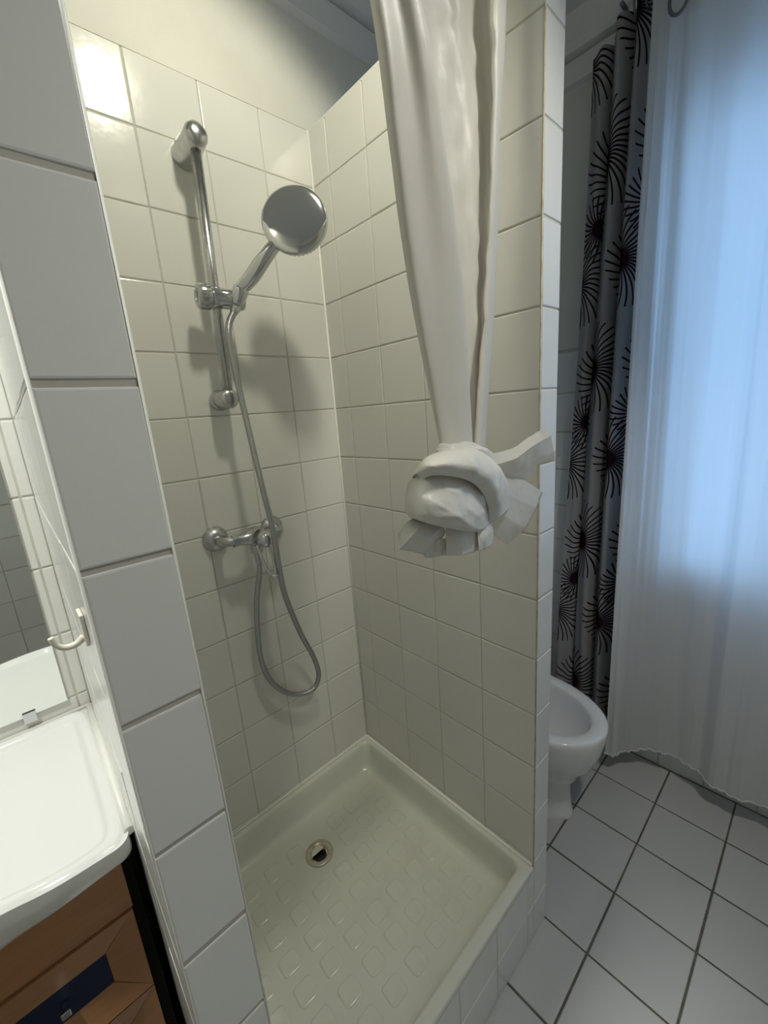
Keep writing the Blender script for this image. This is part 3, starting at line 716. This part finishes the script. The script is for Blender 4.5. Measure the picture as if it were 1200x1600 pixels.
for i in range(4):
    y = -0.545 - i*0.03; b = MB(); n = 20
    b.tube([Vector((0.79, y + 0.0, 2.515)) + Vector((0.020*math.sin(2*math.pi*k/n), 0.0, 0.022*math.cos(2*math.pi*k/n))) for k in range(n+1)], 0.003, 6, caps=False); part(b, 'curtain_ring', M['ring'], pc)

# ------------------------------------------------------------------ toilet
TCX = 0.425
toilet = thing('toilet', 'white ceramic toilet without a seat beside the shower partition', 'toilet', (TCX, -0.42, 0))
def egg(hw, yf, yb, z, n=48, cx=TCX, sq=0.0):
    """outline: rounded front at yf, blunter back at yb"""
    out = []; cy = lerp(yf, yb, 0.52)
    for i in range(n):
        a = 2*math.pi*i/n; c, s = math.cos(a), math.sin(a)
        ex = 1.0 if s < 0 else 0.72
        x = hw*math.copysign(abs(c)**ex, c); y = (cy - yf)*s if s < 0 else (yb - cy)*abs(s)**0.8
        out.append(Vector((cx + x, cy + y, z)))
    return out
b = MB()
YF, YK = -0.697, -0.20
rings = [egg(0.105, -0.610, -0.22, 0.165), egg(0.112, -0.625, -0.21, 0.20), egg(0.140, -0.662, -0.20, 0.25), egg(0.165, -0.683, YK, 0.31), egg(0.176, -0.693, YK, 0.36), egg(0.179, YF, YK, 0.388), egg(0.178, YF+0.001, YK, 0.398), egg(0.174, YF+0.005, YK+0.001, 0.402),
         egg(0.150, YF+0.030, YK-0.04, 0.402), egg(0.136, YF+0.046, YK-0.055, 0.400), egg(0.131, YF+0.052, YK-0.06, 0.394), egg(0.128, YF+0.056, YK-0.065, 0.375), egg(0.118, YF+0.072, YK-0.08, 0.31), egg(0.085, YF+0.13, YK-0.11, 0.24), egg(0.05, YF+0.20, YK-0.15, 0.215), egg(0.01, YF+0.26, YK-0.2, 0.21)]
b.grid(rings, 0, True, closev=True); bowl = part(b, 'bowl', M['ceramic'], toilet)
b = MB(); b.grid([egg(0.104, -0.600, -0.17, 0.0), egg(0.104, -0.600, -0.17, 0.012), egg(0.100, -0.596, -0.175, 0.020), egg(0.096, -0.590, -0.18, 0.08), egg(0.093, -0.588, -0.18, 0.13), egg(0.100, -0.602, -0.185, 0.18)], 0, True, closev=True); part(b, 'pedestal', M['ceramic'], toilet)
b = MB(); b.box((TCX-0.185, -0.195, 0.40), (TCX+0.185, -0.012, 0.76), 0, 0.02); part(b, 'tank', M['ceramic'], toilet)
b = MB(); b.box((TCX-0.192, -0.202, 0.76), (TCX+0.192, -0.008, 0.79), 0, 0.01); part(b, 'tank_lid', M['ceramic'], toilet)
b = MB(); b.lathe([(0.022, 0), (0.022, 0.006), (0.018, 0.010), (0.0, 0.010)], (TCX, -0.105, 0.789), (0,0,1), 20); part(b, 'flush_button', M['chrome'], toilet)
b = MB(); b.box((TCX-0.10, -0.24, 0.30), (TCX+0.10, -0.06, 0.402), 0, 0.015); part(b, 'tank_shelf', M['ceramic'], toilet)

# ------------------------------------------------------------------ mirror
mir = thing('mirror', 'large frameless wall mirror above the washbasin', 'mirror', (-1.1, 0, 0.9))
MX1, MX0, MZ0, MZ1 = -0.8035, -1.45, 0.892, 1.95
b = MB(); b.box((MX0, -0.0065, MZ0), (MX1, -0.0012, MZ1)); part(b, 'mirror_glass', M['mirror'], mir)
for cx in (-0.868, -1.38):
    b = MB(); b.box((cx - 0.0105, -0.010, MZ0 - 0.014), (cx + 0.0105, -0.001, MZ0 + 0.0005)); b.box((cx - 0.0105, -0.0105, MZ0 - 0.014), (cx + 0.0105, -0.0078, MZ0 + 0.009))
    part(b, 'mirror_clip', M['chrome'], mir)

# ------------------------------------------------------------------ washbasin
BX1, BX0 = -0.7765, -1.585
ba = thing('washbasin', 'white ceramic washbasin with a wide flat deck on the wooden vanity', 'washbasin', (-1.18, -0.2, 0.8))
def yfront(x):
    y = -0.432 + 0.010*smooth(-0.84, -0.96, -0) 
    y = -0.434
    u_ = smooth(-0.90, -1.18, x) if x > -1.18 else smooth(-1.46, -1.18, x)
    # dips back a little, then bows out around the bowl
    y += 0.020*math.exp(-((x + 0.955)/0.06)**2) - 0.085*(1 - smooth(0.0, 0.30, abs(x + 1.20)))
    e = BX1 - x
    if e < 0.022: y += 0.022 - math.sqrt(max(0.0, 0.022**2 - (0.022 - e)**2))
    return y
def zapron(x): return lerp(0.8165, 0.775, max(0.0, min(1.0, (-0.80 - x)/0.20))**1.3)
def ztop_(x, y):
    d1 = min(BX1 - x, x - BX0); d2 = -y; d3 = y - yfront(x)
    k = 0.012
    d = -k*math.log(math.exp(-d1/k) + math.exp(-d3/k) + math.exp(-d2/k))
    z = 0.860 - 0.004*(1 - smooth(0.0, 0.007, d))
    z += 0.0015*smooth(0.004, 0.014, d) - 0.0095*smooth(0.018, 0.028, d)
    e = math.hypot((x + 1.20)/0.225, (y + 0.255)/0.165)
    return z - 0.12*(1 - smooth(0.35, 1.0, e))
nx, ny = 110, 56; P = []
xs = sorted([BX1 - 0.0001 - (BX1-BX0-0.0002)*(i/nx)**1.6 for i in range(nx+1)], reverse=True)
for x in xs:
    yf = yfront(x); col = []
    for j in range(ny+1):
        t = j/ny; t = t*t*(3-2*t)*0.6 + t*0.4; y = lerp(-0.001, yf, t); col.append(Vector((x, y, ztop_(x, y))))
    za = zapron(x)
    for f_, dz in ((0.0006, 0.35), (0.003, 0.75), (0.010, 0.93), (0.022, 1.0), (0.05, 1.0)):
        col.append(Vector((x, yf + f_, lerp(0.856, za, dz))))
    col.append(Vector((x, -0.02, za)))
    P.append(col)
b = MB(); b.grid(P, 0, True)
for r in (P[0], P[-1]): b.add(r, [tuple(range(len(r)))], 0, False)
part(b, 'basin', M['ceramic'], ba, sharp=60)
b = MB(); b.tube([(BX1 + 0.001, -0.415, 0.856), (BX1 + 0.004, -0.2, 0.857), (BX1 + 0.006, -0.006, 0.857)], 0.0075, 10); b.tube([(BX1 + 0.008, -0.004, 0.860), (BX0, -0.004, 0.860)], 0.004, 8)
part(b, 'caulk_bead', M['caulk'], ba, label='white caulk bead along the wall')
b = MB(); b.lathe([(0.022, 0), (0.022, 0.004), (0.012, 0.004), (0.0, 0.0)], (-1.20, -0.255, 0.7345), (0,0,1), 20); part(b, 'basin_drain', M['chrome'], ba)
tap = thing('basin_tap', 'chrome tap on the back deck of the washbasin', 'tap', (-1.20, -0.06, 0.85))
b = MB(); b.lathe([(0.026, 0.0), (0.024, 0.01), (0.022, 0.09), (0.018, 0.10), (0.0, 0.10)], (-1.20, -0.06, 0.852), (0,0,1), 20); b.tube(spline([(-1.20, -0.06, 0.90), (-1.20, -0.12, 0.93), (-1.20, -0.18, 0.925)], 6), 0.012, 12); part(b, 'tap_body', M['chrome'], tap)
b = MB(); b.tube([(-1.20, -0.055, 0.955), (-1.20, -0.11, 0.985)], 0.007, 10); part(b, 'tap_lever', M['chrome'], tap)

# ------------------------------------------------------------------ vanity
VX1, VX0, VY = -0.7955, -1.56, -0.400
va = thing('vanity_cabinet', 'orange-brown wooden vanity with navy drawer panels under the washbasin', 'cabinet', (-1.18, -0.2, 0.0))
b = MB(); b.box((VX0, VY + 0.016, 0.08), (VX1 - 0.001, -0.012, 0.715)); b.box((VX0 + 0.02, VY + 0.05, 0.0), (VX1 - 0.02, -0.02, 0.08)); part(b, 'carcass', M['black'], va)
b = MB(); b.box((VX1 - 0.001, VY + 0.006, 0.02), (VX1 + 0.014, -0.012, 0.81), 0, 0.001); part(b, 'side_panel', M['black'], va, label='black side panel')
b = MB(); nb = 24; bx = [lerp(VX1, VX0, i/nb) for i in range(nb+1)]
b.grid([[Vector((x, yy, zz)) for yy, zz in ((VY, 0.7085), (VY, zapron(x) - 0.0015), (VY + 0.014, zapron(x) - 0.0015), (VY + 0.014, 0.7085))] for x in bx], 0, False, closev=True)
for x in (bx[0], bx[-1]): b.add([(x, VY, 0.7085), (x, VY, zapron(x) - 0.0015), (x, VY + 0.014, zapron(x) - 0.0015), (x, VY + 0.014, 0.7085)], [(0, 1, 2, 3)])
part(b, 'top_board', M['wood'], va)
def front(x0, x1, z0, z1, name):
    g = 0.0012; i_ = 0.047
    x0 += g; x1 -= g; z0 += g; z1 -= g
    yo, yi, yk = VY - 0.004, VY + 0.006, VY + 0.014
    b = MB(); b.box((x0, VY + 0.0105, z0), (x1, VY + 0.0155, z1)); fr = part(b, name, M['wood'], va)
    O = [(x0, z0), (x1, z0), (x1, z1), (x0, z1)]; I = [(x0+i_, z0+i_*1.15), (x1-i_, z0+i_*1.15), (x1-i_, z1-i_*1.15), (x0+i_, z1-i_*1.15)]
    for k in range(4):
        o1, o2, i2, i1 = O[k], O[(k+1) % 4], I[(k+1) % 4], I[k]
        c = ((o1[0]+o2[0]+i1[0]+i2[0])/4, (o1[1]+o2[1]+i1[1]+i2[1])/4)
        sh = lambda p: (p[0] + math.copysign(min(0.0006, abs(c[0]-p[0])), c[0]-p[0]), p[1] + math.copysign(min(0.0006, abs(c[1]-p[1])), c[1]-p[1]))
        o1, o2, i1, i2 = sh(o1), sh(o2), sh(i1), sh(i2)
        vs = [(o1[0], yo, o1[1]), (o2[0], yo, o2[1]), (i2[0], yi, i2[1]), (i1[0], yi, i1[1])] + [(q[0], VY + 0.011, q[1]) for q in (o1, o2, i2, i1)]
        b = MB(); b.add(vs, [(0,1,2,3), (4,7,6,5), (0,4,5,1), (1,5,6,2), (2,6,7,3), (3,7,4,0)]); sub(b, 'frame_board', M['wood'], fr, va)
    b = MB(); b.box((I[0][0], VY + 0.0062, I[0][1]), (I[2][0], VY + 0.011, I[2][1])); sub(b, 'panel', M['navy'], fr, va, label='navy recessed panel')
    kx, kz = (x0+x1)/2, (z0+z1)/2
    b = MB(); b.box((kx-0.006, VY - 0.012, kz-0.006), (kx+0.006, VY + 0.0062, kz+0.006), 0, 0.001); sub(b, 'knob', M['chrome'], fr, va, label='small square chrome knob')
for z1 in (0.708, 0.535, 0.362): front(-1.0085, VX1, z1 - 0.173, z1, 'drawer')
front(-1.285, -1.0085, 0.189, 0.708, 'door'); front(VX0, -1.285, 0.189, 0.708, 'door')
b = MB(); b.box((VX0, VY + 0.004, 0.085), (VX1, VY + 0.016, 0.187), 0, 0.001); part(b, 'bottom_board', M['wood'], va)

# ------------------------------------------------------------------ hook on the pillar
xh = lambda y: lerp(PXB, PX0, min(1, -y/D))
hk = thing('wall_hook', 'small cream plastic hook stuck to the pillar beside the mirror', 'hook', (xh(-0.60), -0.60, 1.265))
X0 = xh(-0.60) - 0.0005
b = MB(); b.box((X0 - 0.0035, -0.612, 1.252), (X0, -0.588, 1.285), 0, 0.0012); part(b, 'base_plate', M['white_plastic'], hk)
b = MB(); pts = spline([(X0 - 0.003, -0.600, 1.259), (X0 - 0.010, -0.600, 1.254), (X0 - 0.019, -0.600, 1.254), (X0 - 0.0255, -0.600, 1.260), (X0 - 0.0275, -0.600, 1.268)], 6)
b.tube(pts, lambda i: lerp(0.0036, 0.0024, i/(len(pts)-1)), 10); part(b, 'hook_arm', M['white_plastic'], hk)

# ------------------------------------------------------------------ ceiling spotlights (just above the frame), and an added fill behind the viewer
def spotlight(loc, aim, energy, label, size, blend, rad, color=WARM):
    loc = Vector(loc); t = thing('ceiling_spotlight', label, 'lamp', (loc.x, loc.y, ZC))
    d = (Vector(aim) - loc).normalized()
    b = MB(); b.lathe([(0.045, 0), (0.045, 0.02), (0.0, 0.02)], (loc.x, loc.y, ZC), (0,0,-1), 24); part(b, 'ceiling_rose', M['spot_shell'], t)
    b = MB(); b.tube([(loc.x, loc.y, ZC - 0.01), loc - d*0.05], 0.007, 10); part(b, 'stem', M['spot_shell'], t)
    b = MB(); b.lathe([(0.0, -0.075), (0.03, -0.07), (0.045, -0.02), (0.055, 0.0), (0.052, 0.0), (0.042, -0.02)], loc, d, 24, caps=False); part(b, 'shell', M['spot_shell'], t)
    b = MB(); b.lathe([(0.045, -0.012), (0.03, -0.006), (0.0, -0.004)], loc, d, 20, caps=False); part(b, 'bulb', M['bulb'], t)
    lo = light('lamp_light', 'SPOT', loc + d*0.01 - t.location, energy, color, None, t, spot_size=size, spot_blend=blend, shadow_soft_size=rad)
    lo.rotation_euler = d.to_track_quat('-Z', 'Y').to_euler()
spotlight((-0.318, -0.649, 2.532), (-0.33, -0.13, 1.85), SHOWER_SPOT_W, 'white ceiling spotlight aimed into the shower', math.radians(104), 0.45, 0.05)
spotlight((-1.15, -0.58, 2.46), (-0.95, -0.25, 0.9), BASIN_SPOT_W, 'white ceiling spotlight aimed at the washbasin', math.radians(74), 0.5, 0.05, (0.985, 1.0, 0.93))

spotlight((-0.10, -1.30, 2.50), (-0.22, -0.78, 0.80), ROOM_FILL_W, 'added fill spotlight behind the viewer, aimed at the shower front', math.radians(94), 0.65, 0.08, (1.0, 0.965, 0.88))  # unseen fixture added as front fill for pillar, curtain and partition end
